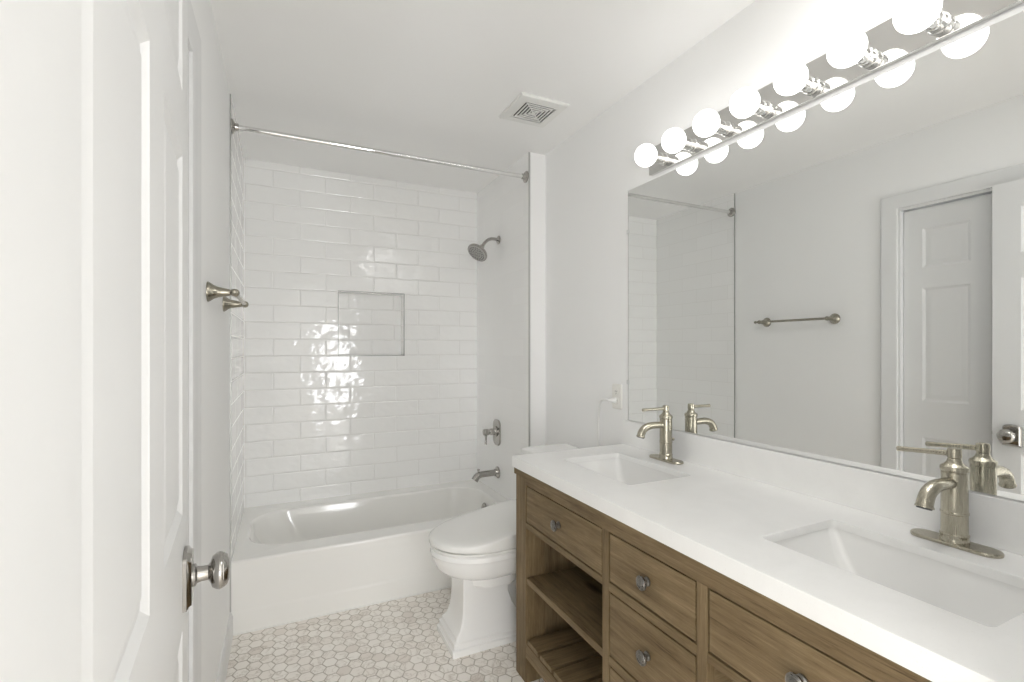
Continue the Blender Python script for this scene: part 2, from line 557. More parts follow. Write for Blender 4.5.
# closet casing on the left wall (seen in the mirror), mitred and moulded
def casing(name, y0, y1, z1, w):
    bm = bmesh.new()
    prof = [(0.0, 0.0), (0.0, 0.008), (0.006, 0.011), (0.018, 0.012), (0.024, 0.016), (w - 0.018, 0.018), (w - 0.006, 0.018), (w, 0.014), (w, 0.0)]
    def leg(pt): return [pt(a, t) for a, t in prof]
    L = [leg(lambda a, t: (XL + t, y1 + a, 0.0)), leg(lambda a, t: (XL + t, y1 + a, z1 + a)),
         leg(lambda a, t: (XL + t, y0 - a, z1 + a)), leg(lambda a, t: (XL + t, y0 - a, 0.0))]
    loft(bm, L)
    struct(name, bm, M['trim'])
casing('trim_4', CY0 + 0.006, CY1 - 0.006, CZ - 0.006, 0.078)
bm = bmesh.new()   # jamb lining with a stop
for y0, y1, z0, z1 in ((CY0, CY0 + 0.018, 0, CZ), (CY1 - 0.018, CY1, 0, CZ), (CY0 + 0.018, CY1 - 0.018, CZ - 0.018, CZ)):
    box(bm, XL - 0.12, XL - 0.0005, y0, y1, z0, z1)
struct('trim_5', bm, M['trim'])

# six-panel doors
def six_panel(width, height, thick):
    """local: x along the width from the hinge, y 0 = room face, +y = into the door; moulded panels on the room face"""
    bm = bmesh.new()
    k = min(1.0, width / 0.817)
    xs = [0, width - 0.707 * k, width - 0.451 * k, width - 0.337 * k, width - 0.100 * k, width]
    zs = [0, 0.235, 0.835, 1.03, 1.635, 1.745, 1.955, height]
    for face, sgn in ((0.0, 1), (thick, -1)):
        g = {(i, j): bm.verts.new((xs[i], face, zs[j])) for i in range(6) for j in range(8)}
        for i in range(5):
            for j in range(7):
                q4 = [g[i, j], g[i + 1, j], g[i + 1, j + 1], g[i, j + 1]]
                if i in (1, 3) and j in (1, 3, 5):
                    prev = q4
                    for ins, dep in ((0.002, 0.0015), (0.012, 0.0065), (0.020, 0.0065), (0.036, 0.002), (0.038, 0.002)):
                        x0, x1, z0, z1 = xs[i] + ins, xs[i + 1] - ins, zs[j] + ins, zs[j + 1] - ins
                        nw = [bm.verts.new((x, face + sgn * dep, z)) for x, z in ((x0, z0), (x1, z0), (x1, z1), (x0, z1))]
                        for t in range(4):
                            bm.faces.new((prev[t], prev[(t + 1) % 4], nw[(t + 1) % 4], nw[t]))
                        prev = nw
                    bm.faces.new(prev)
                else:
                    bm.faces.new(q4)
        if face == 0.0: g0 = g
    for i in range(5):
        bm.faces.new((g0[i, 0], g0[i + 1, 0], g[i + 1, 0], g[i, 0]))
        bm.faces.new((g0[i, 7], g0[i + 1, 7], g[i + 1, 7], g[i, 7]))
    for j in range(7):
        bm.faces.new((g0[0, j], g0[0, j + 1], g[0, j + 1], g[0, j]))
        bm.faces.new((g0[5, j], g0[5, j + 1], g[5, j + 1], g[5, j]))
    return bm

def door_root(name, loc, rz):
    o = bpy.data.objects.new(name, None)
    C.objects.link(o)
    o.location = loc; o.rotation_euler = (0, 0, rz)
    o['kind'] = 'structure'
    WL[o.name] = Vector(loc)
    return o
DW = 0.848
d1 = door_root('door_1', (-0.0967, 0.225, 0.008), math.atan2(0.9972, -0.0747))
obj('door_slab', six_panel(DW, 2.075, 0.035), M['trim'], d1, local=True, ang=20)
KX, KZ = DW - 0.071, 0.914
bm = bmesh.new()     # stepped backplate with an arched top
def arch(w, h0, h1, y, n=10):
    pts = [(KX - w, y, KZ - h0), (KX + w, y, KZ - h0)]
    for i in range(n + 1):
        a = PI * i / n
        pts.append((KX + w * math.cos(a), y, KZ + h1 - w * 0.45 + w * 0.45 * math.sin(a)))
    return pts
loft(bm, [arch(0.033, 0.047, 0.050, -0.0003), arch(0.033, 0.047, 0.050, -0.006), arch(0.0285, 0.042, 0.0455, -0.009), arch(0.0265, 0.040, 0.0435, -0.013)])
kp = obj('door_knob_plate', bm, M['satin'], d1, local=True, label='satin nickel backplate')
bm = bmesh.new()
lathe(bm, [(0.019, 0.012), (0.019, 0.017), (0.014, 0.020), (0.0125, 0.026), (0.0125, 0.036), (0.017, 0.039), (0.026, 0.042), (0.0305, 0.048),
           (0.032, 0.053), (0.031, 0.057), (0.0295, 0.0585), (0.0295, 0.060), (0.0255, 0.065), (0.017, 0.0685), (0, 0.0695)], (KX, 0, KZ), (0, -1, 0), 36)
obj('door_knob', bm, M['satin'], d1, local=True, label='satin nickel round knob')
bm = B(DW - 0.0005, DW + 0.0013, 0.006, 0.029, KZ - 0.028, KZ + 0.028)
box(bm, DW + 0.0005, DW + 0.0075, 0.011, 0.024, KZ - 0.010, KZ + 0.010, 0.002)
obj('latch', bm, M['satin'], d1, local=True)
bm = bmesh.new()
for z in (0.2, 1.05, 1.85): lathe(bm, [(0.006, 0), (0.006, 0.09)], (-0.004, -0.003, z), (0, 0, 1), 12)
obj('hinge', bm, M['satin'], d1, local=True)

d2 = door_root('door_2', (XL - 0.030, CY0 + 0.021, 0.008), PI / 2)
obj('door_slab', six_panel(CY1 - CY0 - 0.042, 2.064, 0.035), M['trim'], d2, local=True, ang=20)

# ------------------------------------------------------------------ bathtub
t = thing('bathtub', 'white alcove bathtub with flat apron below the tiled niche wall', 'bathtub', (0.555, 2.96, 0.0))
ZT = 0.338
bm = bmesh.new()
X0, X1, Y1 = XLT + 0.0005, XA - 0.0005, YB - 0.0005
n = 10
def bl(ix0, ix1, iy0, iy1, r, z): return [(x, y, z) for x, y in rrect(ix0, ix1, iy0, iy1, r, n)]
yr = YT + 0.012
oc, hv = holed_face(bm, lambda x, y: (x, y, ZT), X0, X1, yr, Y1, rrect(-0.170, 1.245, 2.668, 3.262, 0.21, n), n)
prev = hv
for lp in (bl(-0.162, 1.238, 2.676, 3.254, 0.206, ZT - 0.004), bl(-0.155, 1.232, 2.684, 3.247, 0.20, ZT - 0.014), bl(-0.140, 1.222, 2.694, 3.238, 0.195, ZT - 0.06),
           bl(-0.070, 1.190, 2.720, 3.215, 0.19, 0.16), bl(-0.020, 1.165, 2.738, 3.198, 0.18, 0.095), bl(0.02, 1.140, 2.765, 3.172, 0.16, 0.068), bl(0.10, 1.08, 2.82, 3.12, 0.12, 0.060)):
    nv = [bm.verts.new(p) for p in lp]
    for i in range(len(nv)):
        j = (i + 1) % len(nv)
        bm.faces.new((prev[i], prev[j], nv[j], nv[i]))
    prev = nv
bm.faces.new(prev)
# apron
prof = [(yr, ZT)] + [(YT + 0.012 - 0.012 * math.sin(a), ZT - 0.012 + 0.012 * math.cos(a)) for a in (0.4, 0.8, 1.2, PI / 2)] + \
       [(YT, ZT - 0.040), (YT + 0.001, ZT - 0.055), (YT + 0.002, ZT - 0.075), (YT + 0.003, 0.16), (YT + 0.003, 0.112), (YT + 0.002, 0.098), (YT, 0.090), (YT, 0.0)]
rl = [[bm.verts.new((x, y, z)) for y, z in prof[1:]] for x in (X0, X1)]
rl[0].insert(0, oc[2]); rl[1].insert(0, oc[3])
for i in range(len(prof) - 1): bm.faces.new((rl[0][i], rl[1][i], rl[1][i + 1], rl[0][i + 1]))
bb = [bm.verts.new((X0, Y1, 0)), bm.verts.new((X1, Y1, 0))]
bm.faces.new(rl[0] + [bb[0], oc[1]]); bm.faces.new(rl[1] + [bb[1], oc[0]])
bm.faces.new((rl[0][-1], rl[1][-1], bb[1], bb[0])); bm.faces.new((oc[0], oc[1], bb[0], bb[1]))
obj('tub_shell', bm, M['enamel'], t, ang=40)
bm = bmesh.new()
lathe(bm, [(0.031, 0), (0.033, 0.004), (0.030, 0.009), (0.012, 0.011), (0.010, 0.014), (0, 0.0145)], (1.208, 2.960, 0.262), (-1, 0, 0.22), 28)
obj('overflow_plate', bm, M['satin'], t, label='chrome overflow plate')
bm = bmesh.new()
lathe(bm, [(0.035, 0), (0.035, 0.003), (0.024, 0.004), (0.022, 0.010), (0, 0.012)], (1.03, 2.965, 0.0605), (0, 0, 1), 24)
obj('drain', bm, M['satin'], t, label='chrome drain')
bm = bmesh.new()
tube(bm, [(X0 + 0.01, YT - 0.001, 0.003), (X1, YT - 0.001, 0.003)], 0.004, 8)
obj('caulk_line', bm, M['plastic'], t)

# ------------------------------------------------------------------ shower fittings
t = thing('shower_rod', 'straight chrome shower curtain rod spanning the tub below the ceiling', 'shower rod', (0.555, 2.571, 2.348))
obj('rod', tube(bmesh.new(), [(XLT + 0.012, 2.571, 2.348), (XA - 0.012, 2.571, 2.348)], 0.0125, 20), M['chrome'], t)
for x, s in ((XLT + 0.0005, 1), (XA - 0.0005, -1)):
    obj('flange', lathe(bmesh.new(), [(0.034, 0), (0.034, 0.004), (0.031, 0.007), (0.024, 0.010), (0.018, 0.014), (0.0165, 0.028), (0.0127, 0.029)], (x, 2.571, 2.348), (s, 0, 0), 28), M['satin'], t)

SY = 2.975
t = thing('shower_sprayer', 'round chrome shower head tilted down on a bent arm', 'shower head', (1.318, SY, 2.052))
obj('arm_flange', lathe(bmesh.new(), [(0.029, 0), (0.029, 0.004), (0.022, 0.009), (0.014, 0.013), (0.011, 0.016)], (XA - 0.0005, SY, 2.052), (-1, 0, 0), 28), M['satin'], t)
ap = spline([(XA - 0.002, SY, 2.052), (1.285, SY, 2.056), (1.255, SY, 2.052), (1.226, SY, 2.034), (1.198, SY, 1.998)], 8)
obj('shower_arm', tube(bmesh.new(), ap, 0.0105, 16), M['satin'], t)
ax = Vector((-0.62, -0.24, -0.75)).normalized()
p0 = Vector((1.201, SY, 2.002))
hd = obj('head_body', lathe(bmesh.new(), [(0.013, 0), (0.016, 0.004), (0.016, 0.016), (0.014, 0.020), (0.018, 0.024), (0.022, 0.036), (0.030, 0.044), (0.056, 0.053), (0.069, 0.060), (0.0725, 0.068), (0.071, 0.075), (0.066, 0.077)], p0, ax, 40), M['satin'], t)
bm = bmesh.new()
lathe(bm, [(0.065, 0.0765), (0.061, 0.0795), (0.020, 0.081), (0, 0.081)], p0, ax, 40)
spray_face_bm, bm = bm, bmesh.new()
a_, b_, d_ = frame_for(ax)
for rr, k in ((0.012, 6), (0.026, 12), (0.040, 18), (0.052, 24)):
    for i in range(k):
        an = 2 * PI * i / k
        c = p0 + a_ * rr * math.cos(an) + b_ * rr * math.sin(an)
        lathe(bm, [(0.0036, 0.0795), (0.0030, 0.0835), (0, 0.0838)], c, ax, 6)
obj('nozzle_pattern', bm, M['rubber'], hd, label='dark spray nozzles in rings')
obj('spray_face', spray_face_bm, plain('spray_face_grey', (0.50, 0.49, 0.47, 1), 0.35, 0.3), hd, label='pale grey spray face')

VY = 3.000
t = thing('shower_valve', 'chrome shower valve with oblong plate and lever above the tub spout', 'shower valve', (1.318, VY, 0.665))
bm = bmesh.new()
def oblong(w, h, x): return [(x, VY + y, 0.748 + z) for y, z in rrect(-w, w, -h, h, w * 0.75, 8)]
loft(bm, [oblong(0.060, 0.088, XA - 0.0005), oblong(0.060, 0.088, XA - 0.006), oblong(0.054, 0.082, XA - 0.010), oblong(0.050, 0.078, XA - 0.011)])
obj('valve_plate', bm, M['satin'], t)
hd = obj('handle_hub', lathe(bmesh.new(), [(0.034, 0.009), (0.034, 0.016), (0.026, 0.022), (0.022, 0.028), (0.022, 0.052), (0.019, 0.056), (0.019, 0.066), (0.022, 0.069), (0.022, 0.098), (0.019, 0.102), (0, 0.103)], (XA, VY, 0.755), (-1, 0, 0), 28), M['satin'], t)
obj('lever', tube(bmesh.new(), [(1.238, VY, 0.742), (1.236, VY, 0.720), (1.235, VY, 0.690), (1.234, VY, 0.672)], [0.008, 0.006, 0.0065, 0.008], 14), M['satin'], hd)

PY = 2.990
t = thing('tub_spout', 'chrome tub spout on the shower end wall above the tub rim', 'tub spout', (1.318, PY, 0.45))
obj('spout_flange', lathe(bmesh.new(), [(0.040, 0), (0.040, 0.004), (0.032, 0.010), (0.026, 0.014), (0.024, 0.024)], (XA - 0.0005, PY, 0.478), (-1, 0, 0), 28), M['satin'], t)
sp = spline([(1.305, PY, 0.478), (1.25, PY, 0.478), (1.20, PY, 0.477), (1.170, PY, 0.468), (1.150, PY, 0.442)], 8)
rads = [0.021 + 0.004 * max(0, (i / (len(sp) - 1) - 0.55) / 0.45) for i in range(len(sp))]
s_ = obj('spout_body', tube(bmesh.new(), sp, rads, 20), M['satin'], t)
obj('diverter_knob', lathe(bmesh.new(), [(0.005, -0.006), (0.005, 0.012), (0.009, 0.014), (0.009, 0.022), (0, 0.024)], (1.178, PY, 0.492), (0, 0, 1), 16), M['satin'], s_)

# ------------------------------------------------------------------ towel bar on the left wall
t = thing('towel_bar', 'brushed nickel towel bar on two flared posts on the left wall', 'towel bar', (XL, 2.05, 1.47))
for y in (1.820, 2.281):
    obj('post', lathe(bmesh.new(), [(0.0325, 0.0005), (0.0325, 0.004), (0.0295, 0.009), (0.0225, 0.018), (0.0175, 0.030), (0.0145, 0.045), (0.0112, 0.062), (0.0090, 0.067), (0.0115, 0.070), (0.0132, 0.075), (0.0132, 0.081), (0.0108, 0.087), (0.005, 0.0905), (0, 0.091)], (XL, y, 1.502), (1, 0, 0), 28), M['aged'], t)
bm = bmesh.new()
tube(bm, [(XL + 0.077, 1.790, 1.502), (XL + 0.077, 2.311, 1.502)], 0.0075, 16)
for y, s in ((1.790, -1), (2.311, 1)): lathe(bm, [(0.0075, -0.004), (0.0095, 0), (0.0095, 0.005), (0.006, 0.010), (0, 0.011)], (XL + 0.077, y, 1.502), (0, s, 0), 16)
obj('bar', bm, M['aged'], t)

# ------------------------------------------------------------------ exhaust fan grille on the ceiling
FX, FY = 1.107, 2.078
t = thing('exhaust_fan_cover', 'square white exhaust fan grille on the ceiling', 'vent', (FX, FY, H - 0.02))
bm = bmesh.new()
def sq(h, z): return [(FX + h, FY + h, z), (FX - h, FY + h, z), (FX - h, FY - h, z), (FX + h, FY - h, z)]
loft(bm, [sq(0.125, H - 0.0005), sq(0.127, H - 0.008), sq(0.122, H - 0.014), sq(0.090, H - 0.018), sq(0.0875, H - 0.017), sq(0.0875, H - 0.004)], False, False)
obj('grille_frame', bm, M['plastic'], t)
bm = bmesh.new()
nr = 5
for i in range(nr):
    h0 = 0.0165 + i * 0.0160
    zb, zt = H - 0.0175, H - 0.0135
    loft(bm, [sq(h0, zb), sq(h0 + 0.0062, zb), sq(h0 + 0.0062, zt), sq(h0, zt), sq(h0, zb)], False, False)
box(bm, FX - 0.0105, FX + 0.0105, FY - 0.0105, FY + 0.0105, H - 0.0178, H - 0.0160)
for s in (1, -1):
    tube(bm, [(FX - 0.088, FY - s * 0.088, H - 0.0155), (FX + 0.088, FY + s * 0.088, H - 0.0155)], 0.002, 6)
obj('louvers', bm, M['plastic'], t)
obj('vent_opening', B(FX - 0.087, FX + 0.087, FY - 0.087, FY + 0.087, H - 0.004, H - 0.001), M['darkgap'], t, label='dark opening behind the louvers')

# ------------------------------------------------------------------ toilet
TY = 2.070
t = thing('toilet', 'white toilet with closed lid and stepped pedestal beside the tub', 'toilet', (1.0, TY, 0.0))
def egg(xf, xb, hw, z, n=40, pw=2.3, zf=None):
    """bowl outline: round front at xf, squarer back at xb, half width hw"""
    out = []
    xc = xf + hw * 1.18
    for i in range(n):
        a = 2 * PI * i / n
        c, s = math.cos(a), math.sin(a)
        if c < 0:
            x = xc + (xc - xf) * c
            y = hw * s
        else:
            x = xc + (xb - xc) * (abs(c) ** (2 / 3.6))
            y = hw * math.copysign(abs(s) ** (2 / 3.6), s)
        out.append((x, TY + y, z if zf is None else z + zf(x)))
    return out
bm = bmesh.new()
L = [egg(0.603, 1.15, 0.182, 0.436), egg(0.594, 1.15, 0.190, 0.430), egg(0.592, 1.15, 0.192, 0.412), egg(0.598, 1.15, 0.188, 0.404), egg(0.600, 1.15, 0.187, 0.392),
     egg(0.604, 1.14, 0.184, 0.380), egg(0.616, 1.13, 0.176, 0.350), egg(0.634, 1.11, 0.164, 0.330), egg(0.660, 1.08, 0.148, 0.318), egg(0.700, 1.02, 0.128, 0.312),
     egg(0.712, 0.99, 0.128, 0.308), egg(0.715, 0.985, 0.126, 0.276), egg(0.728, 0.97, 0.117, 0.262), egg(0.76, 0.94, 0.10, 0.255)]
loft(bm, L)
# pedestal with flared stepped base
def ped(x0, x1, hw, z, r=0.008): return [(x, TY + y, z) for x, y in rrect(x0, x1, -hw, hw, r, 3)]
loft(bm, [ped(0.652, 1.03, 0.122, 0.0), ped(0.652, 1.03, 0.122, 0.026), ped(0.660, 1.03, 0.116, 0.032), ped(0.660, 1.03, 0.116, 0.052), ped(0.670, 1.02, 0.109, 0.060), ped(0.673, 1.02, 0.107, 0.072),
          ped(0.692, 1.00, 0.097, 0.090), ped(0.704, 0.975, 0.091, 0.125), ped(0.710, 0.95, 0.088, 0.165), ped(0.712, 0.93, 0.086, 0.22), ped(0.712, 0.93, 0.086, 0.33)])
loft(bm, [ped(0.95, 1.33, 0.105, 0.0), ped(0.95, 1.33, 0.105, 0.022), ped(0.95, 1.325, 0.100, 0.045), ped(0.90, 1.31, 0.062, 0.075), ped(0.90, 1.30, 0.055, 0.25), ped(0.90, 1.30, 0.09, 0.33), ped(0.95, 1.34, 0.115, 0.40)])
obj('bowl', bm, M['porcelain'], t, ang=32)
bm = bmesh.new()
loft(bm, [egg(0.600, 1.14, 0.183, 0.437), egg(0.593, 1.14, 0.190, 0.440), egg(0.593, 1.14, 0.190, 0.447), egg(0.598, 1.14, 0.186, 0.450)])
obj('seat', bm, M['seat'], t)
zr = lambda x: 0.066 * min(1.0, max(0.0, (x - 0.66) / 0.42)) ** 1.35
bm = bmesh.new()
L = [egg(0.592, 1.135, 0.191, 0.453), egg(0.587, 1.14, 0.195, 0.458)]
for s, z in ((0.0, 0.474), (0.006, 0.480), (0.020, 0.4845), (0.05, 0.4875), (0.10, 0.489), (0.15, 0.4895)):
    L.append(egg(0.587 + s, 1.14 - s * 0.8, 0.195 - s, z, zf=zr))
loft(bm, L)
obj('lid', bm, M['seat'], t, ang=50)
bm = bmesh.new()
loft(bm, [[(x, y, z) for x, y in rrect(x0, 1.408, TY - hw, TY + hw, 0.02, 4)] for x0, hw, z in ((1.215, 0.195, 0.40), (1.19, 0.205, 0.43), (1.180, 0.212, 0.74), (1.166, 0.217, 0.748), (1.166, 0.217, 0.762))])
obj('tank', bm, M['porcelain'], t)
bm = bmesh.new()
loft(bm, [[(x, y, z) for x, y in rrect(1.142 + s, 1.414 - s * .3, TY - 0.228 + s, TY + 0.228 - s, 0.016, 4)] for s, z in ((0.008, 0.763), (0.0, 0.768), (0.0, 0.784), (0.004, 0.790), (0.012, 0.793), (0.03, 0.798), (0.045, 0.7985))])
obj('tank_lid', bm, M['porcelain'], t)
bm = bmesh.new()
lathe(bm, [(0.012, 0), (0.012, 0.010), (0.008, 0.014), (0.008, 0.02)], (1.180, TY + 0.15, 0.70), (-1, 0, 0), 16)
tube(bm, [(1.164, TY + 0.15, 0.70), (1.160, TY + 0.10, 0.695), (1.160, TY + 0.06, 0.693)], [0.006, 0.006, 0.008], 10)
obj('flush_lever', bm, M['satin'], t, label='chrome flush lever')

# ------------------------------------------------------------------ vanity cabinet
VX, VXB = 0.863, 1.410              # front face, back
VY0, VY1 = 0.262, 1.772            # right (near) end, left (far) end
VZ = 0.836
PW = 0.087
t = thing('vanity_cabinet', 'long weathered brown wood double vanity with drawers and open shelves', 'vanity', (1.14, 1.017, 0.0))
cols = [(1.685, 1.183), (1.152, 0.820), (0.789, 0.349)]     # clear openings, far to near
for x0 in (VX, VXB - PW):
    for y0 in (VY0, VY1 - PW):
        obj('post', B(x0, x0 + PW, y0, y0 + PW, 0, VZ - 0.028, 0.002), M['wood_z'], t)
# divider stiles with the panels behind them
for y1, y0 in ((1.183, 1.152), (0.820, 0.789)):
    obj('stile', B(VX, VX + 0.025, y0, y1, 0.095, 0.783, 0.0012), M['wood_z'], t)
    obj('divider_panel', B(VX + 0.025, VXB - 0.02, y0 + 0.006, y1 - 0.006, 0.10, 0.80), M['wood_x'], t)
obj('top_rail', B(VX, VX + 0.025, VY0 + PW, VY1 - PW, 0.782, VZ - 0.028), M['wood_y'], t)
bm = bmesh.new()     # moulding strip under the counter, all round
for a in ((VX - 0.006, VX + 0.025, VY0 - 0.006, VY1 + 0.006), (VXB - 0.03, VXB, VY0 - 0.006, VY1 + 0.006),
          (VX + 0.025, VXB - 0.03, VY0 - 0.006, VY0 + 0.04), (VX + 0.025, VXB - 0.03, VY1 - 0.04, VY1 + 0.006)):
    box(bm, a[0], a[1], a[2], a[3], VZ - 0.028, VZ, 0.001)
obj('top_moulding', bm, M['wood_y'], t)
for y0 in (VY0 + 0.012, VY1 - 0.030):
    obj('side_panel', B(VX + PW, VXB - PW, y0, y0 + 0.018, 0.12, VZ - 0.028), M['wood_z'], t)
obj('back_panel', B(VXB - 0.03, VXB - 0.018, VY0 + PW, VY1 - PW, 0.10, VZ - 0.028), M['wood_y'], t)
def rail(y0, y1, z0, z1): obj('rail', B(VX, VX + 0.024, y0, y1, z0, z1, 0.0015), M['wood_y'], t)
for (ya, yb) in (cols[0], cols[2]):
    rail(yb, ya, 0.612, 0.634)
    obj('shelf', B(VX + 0.004, VXB - 0.03, yb, ya, 0.392, 0.417, 0.002), M['wood_y'], t)
    rail(yb, ya, 0.103, 0.158)
    sl = obj('slatted_shelf', B(VX + 0.024, VX + 0.05, yb, ya, 0.11, 0.150), M['wood_y'], t)
    w = (ya - yb) / 5
    for i in range(5):
        obj('slat', B(VX + 0.002, VXB - 0.04, yb + w * i + 0.006, yb + w * (i + 1) - 0.010, 0.159, 0.178, 0.002), M['wood_x'], sl)
rail(cols[1][1], cols[1][0], 0.608, 0.634)
rail(cols[1][1], cols[1][0], 0.392, 0.418)
rail(cols[1][1], cols[1][0], 0.103, 0.176)
def knob_mesh(y, z):
    x = VX + 0.0012
    K = 1.08
    return lathe(bmesh.new(), [(r * K, h * K) for r, h in [(0.0105, 0.0003), (0.0105, 0.004), (0.007, 0.007), (0.0062, 0.012), (0.008, 0.015), (0.0155, 0.017), (0.0172, 0.019), (0.0172, 0.022), (0.0155, 0.0235),
                               (0.0145, 0.0228), (0.0125, 0.0248), (0.0095, 0.0252), (0.0085, 0.0245), (0.006, 0.0265), (0, 0.0272)]], (x, y, z), (-1, 0, 0), 28)
def drawer(ya, yb, z0, z1, deep=True):
    g = 0.0048
    bm = B(VX + 0.0012, VX + 0.024, yb + g, ya - g, z0 + g, z1 - g, 0.0015)
    if deep: box(bm, VX + 0.0235, VXB - 0.08, yb + 0.014, ya - 0.014, z0 + 0.012, z1 - 0.03)
    d = obj('drawer', bm, M['wood_y'], t)
    obj('knob', knob_mesh((ya + yb) / 2, (z0 + z1) / 2), M['pewter'], d, label='round pewter knob')
drawer(cols[0][0], cols[0][1], 0.634, 0.782, False)
drawer(cols[2][0], cols[2][1], 0.634, 0.782, False)
drawer(cols[1][0], cols[1][1], 0.634, 0.782)
drawer(cols[1][0], cols[1][1], 0.418, 0.608)
drawer(cols[1][0], cols[1][1], 0.176, 0.392)

# ------------------------------------------------------------------ countertop, sinks, faucets
CX0, CX1, CYA, CYB, CZ0, CZ1 = 0.849, XR - 0.0005, 0.248, 1.780, 0.860, 0.880
S1, S2 = 1.436, 0.560
SHY, SX0, SX1 = 0.203, 1.006, 1.277
ct = thing('countertop', 'white quartz countertop with two sink cutouts and low backsplash', 'countertop', (1.14, 1.014, VZ + 0.0005))
bm = bmesh.new()
n = 5
for z in (CZ1, CZ0):
    ym = (S1 + S2) / 2
    o1, h1 = holed_face(bm, lambda x, y: (x, y, z), CX0, CX1, ym, CYB, rrect(SX0, SX1, S1 - SHY, S1 + SHY, 0.012, n), n)
    o2, h2 = holed_face(bm, lambda x, y: (x, y, z), CX0, CX1, CYA, ym, rrect(SX0, SX1, S2 - SHY, S2 + SHY, 0.012, n), n)
    if z == CZ1: top = (o1, h1, o2, h2)
for hu, hl in ((top[1], h1), (top[3], h2)):
    for i in range(len(hu)):
        j = (i + 1) % len(hu)
        bm.faces.new((hu[i], hu[j], hl[j], hl[i]))
bmesh.ops.remove_doubles(bm, verts=bm.verts[:], dist=1e-5)
bm.verts.ensure_lookup_table()
bo = [e for e in bm.edges if len(e.link_faces) == 1]
gu = [e for e in bo if all(abs(v.co.z - CZ1) < 1e-6 for v in e.verts)]
for e_ in gu:
    lo = []
    for v in e_.verts:
        lo.append(min((w for w in bm.verts if abs(w.co.z - CZ0) < 1e-6), key=lambda w: (w.co.xy - v.co.xy).length))
    bm.faces.new((e_.verts[0], e_.verts[1], lo[1], lo[0]))
bmesh.ops.recalc_face_normals(bm, faces=bm.faces[:])
be = [e_ for e_ in bm.edges if all(abs(v.co.z - CZ1) < 1e-6 for v in e_.verts) and len(e_.link_faces) == 2 and
      abs(e_.link_faces[0].normal.dot(e_.link_faces[1].normal)) < 0.3]
bmesh.ops.bevel(bm, geom=be, offset=0.0025, segments=2, profile=0.5, affect='EDGES')
for a in ((CX0, CX0 + 0.03, CYA, CYB), (CX0 + 0.03, CX1, CYB - 0.03, CYB), (CX0 + 0.03, CX1, CYA, CYA + 0.03), (CX1 - 0.03, CX1, CYA + 0.03, CYB - 0.03)):
    box(bm, a[0], a[1], a[2], a[3], VZ + 0.0005, CZ0)      # mitred drop edge
obj('slab', bm, M['quartz'], ct)
obj('backsplash', B(1.4125, XR - 0.0005, CYA, CYB, CZ1 + 0.0002, 0.9905, 0.0015), M['quartz'], ct)

def sink(yc, label):
    s = thing('sink', label, 'sink', (1.14, yc, 0.70), 'undermount sinks in the vanity top')
    bm = bmesh.new()
    nn = 5
    def lp(dx0, dx1, dy, z, r): return [(x, y, z) for x, y in rrect(SX0 + dx0, SX1 - dx1, yc - SHY + dy, yc + SHY - dy, r, nn)]
    z0 = CZ0 - 0.0004
    inner = [lp(-0.004, -0.004, -0.004, z0, 0.018), lp(-0.003, -0.003, -0.003, z0 - 0.006, 0.018), lp(0.004, 0.006, 0.020, z0 - 0.055, 0.025), lp(0.010, 0.014, 0.052, z0 - 0.108, 0.03),
             lp(0.022, 0.028, 0.075, z0 - 0.124, 0.035), lp(0.06, 0.07, 0.12, z0 - 0.131, 0.04)]
    outer = [lp(0.05, 0.06, 0.11, z0 - 0.142, 0.04), lp(0.010, 0.015, 0.055, z0 - 0.132, 0.035), lp(-0.010, -0.008, 0.004, z0 - 0.055, 0.03), lp(-0.018, -0.018, -0.018, z0 - 0.012, 0.02), lp(-0.018, -0.018, -0.018, z0, 0.02)]
    loft(bm, [inner[-1]] + inner[-2::-1] + [outer[-1]] + outer[-2::-1], True, True)
    obj('basin', bm, M['porcelain'], s)
    obj('drain', lathe(bmesh.new(), [(0.022, 0), (0.022, 0.002), (0.017, 0.003), (0.016, 0.006), (0, 0.008)], (1.15, yc, z0 - 0.1308), (0, 0, 1), 20), M['nickel'], s)
    obj('overflow_hole', lathe(bmesh.new(), [(0.006, 0.0), (0.010, 0.002), (0.009, 0.003), (0.006, 0.0025)], (SX0 + 0.003, yc, z0 - 0.045), (1, 0, 0), 16), M['nickel'], s)
    return s
sink(S1, 'white undermount sink nearer the toilet in the vanity top')
sink(S2, 'white undermount sink farther from the toilet in the vanity top')

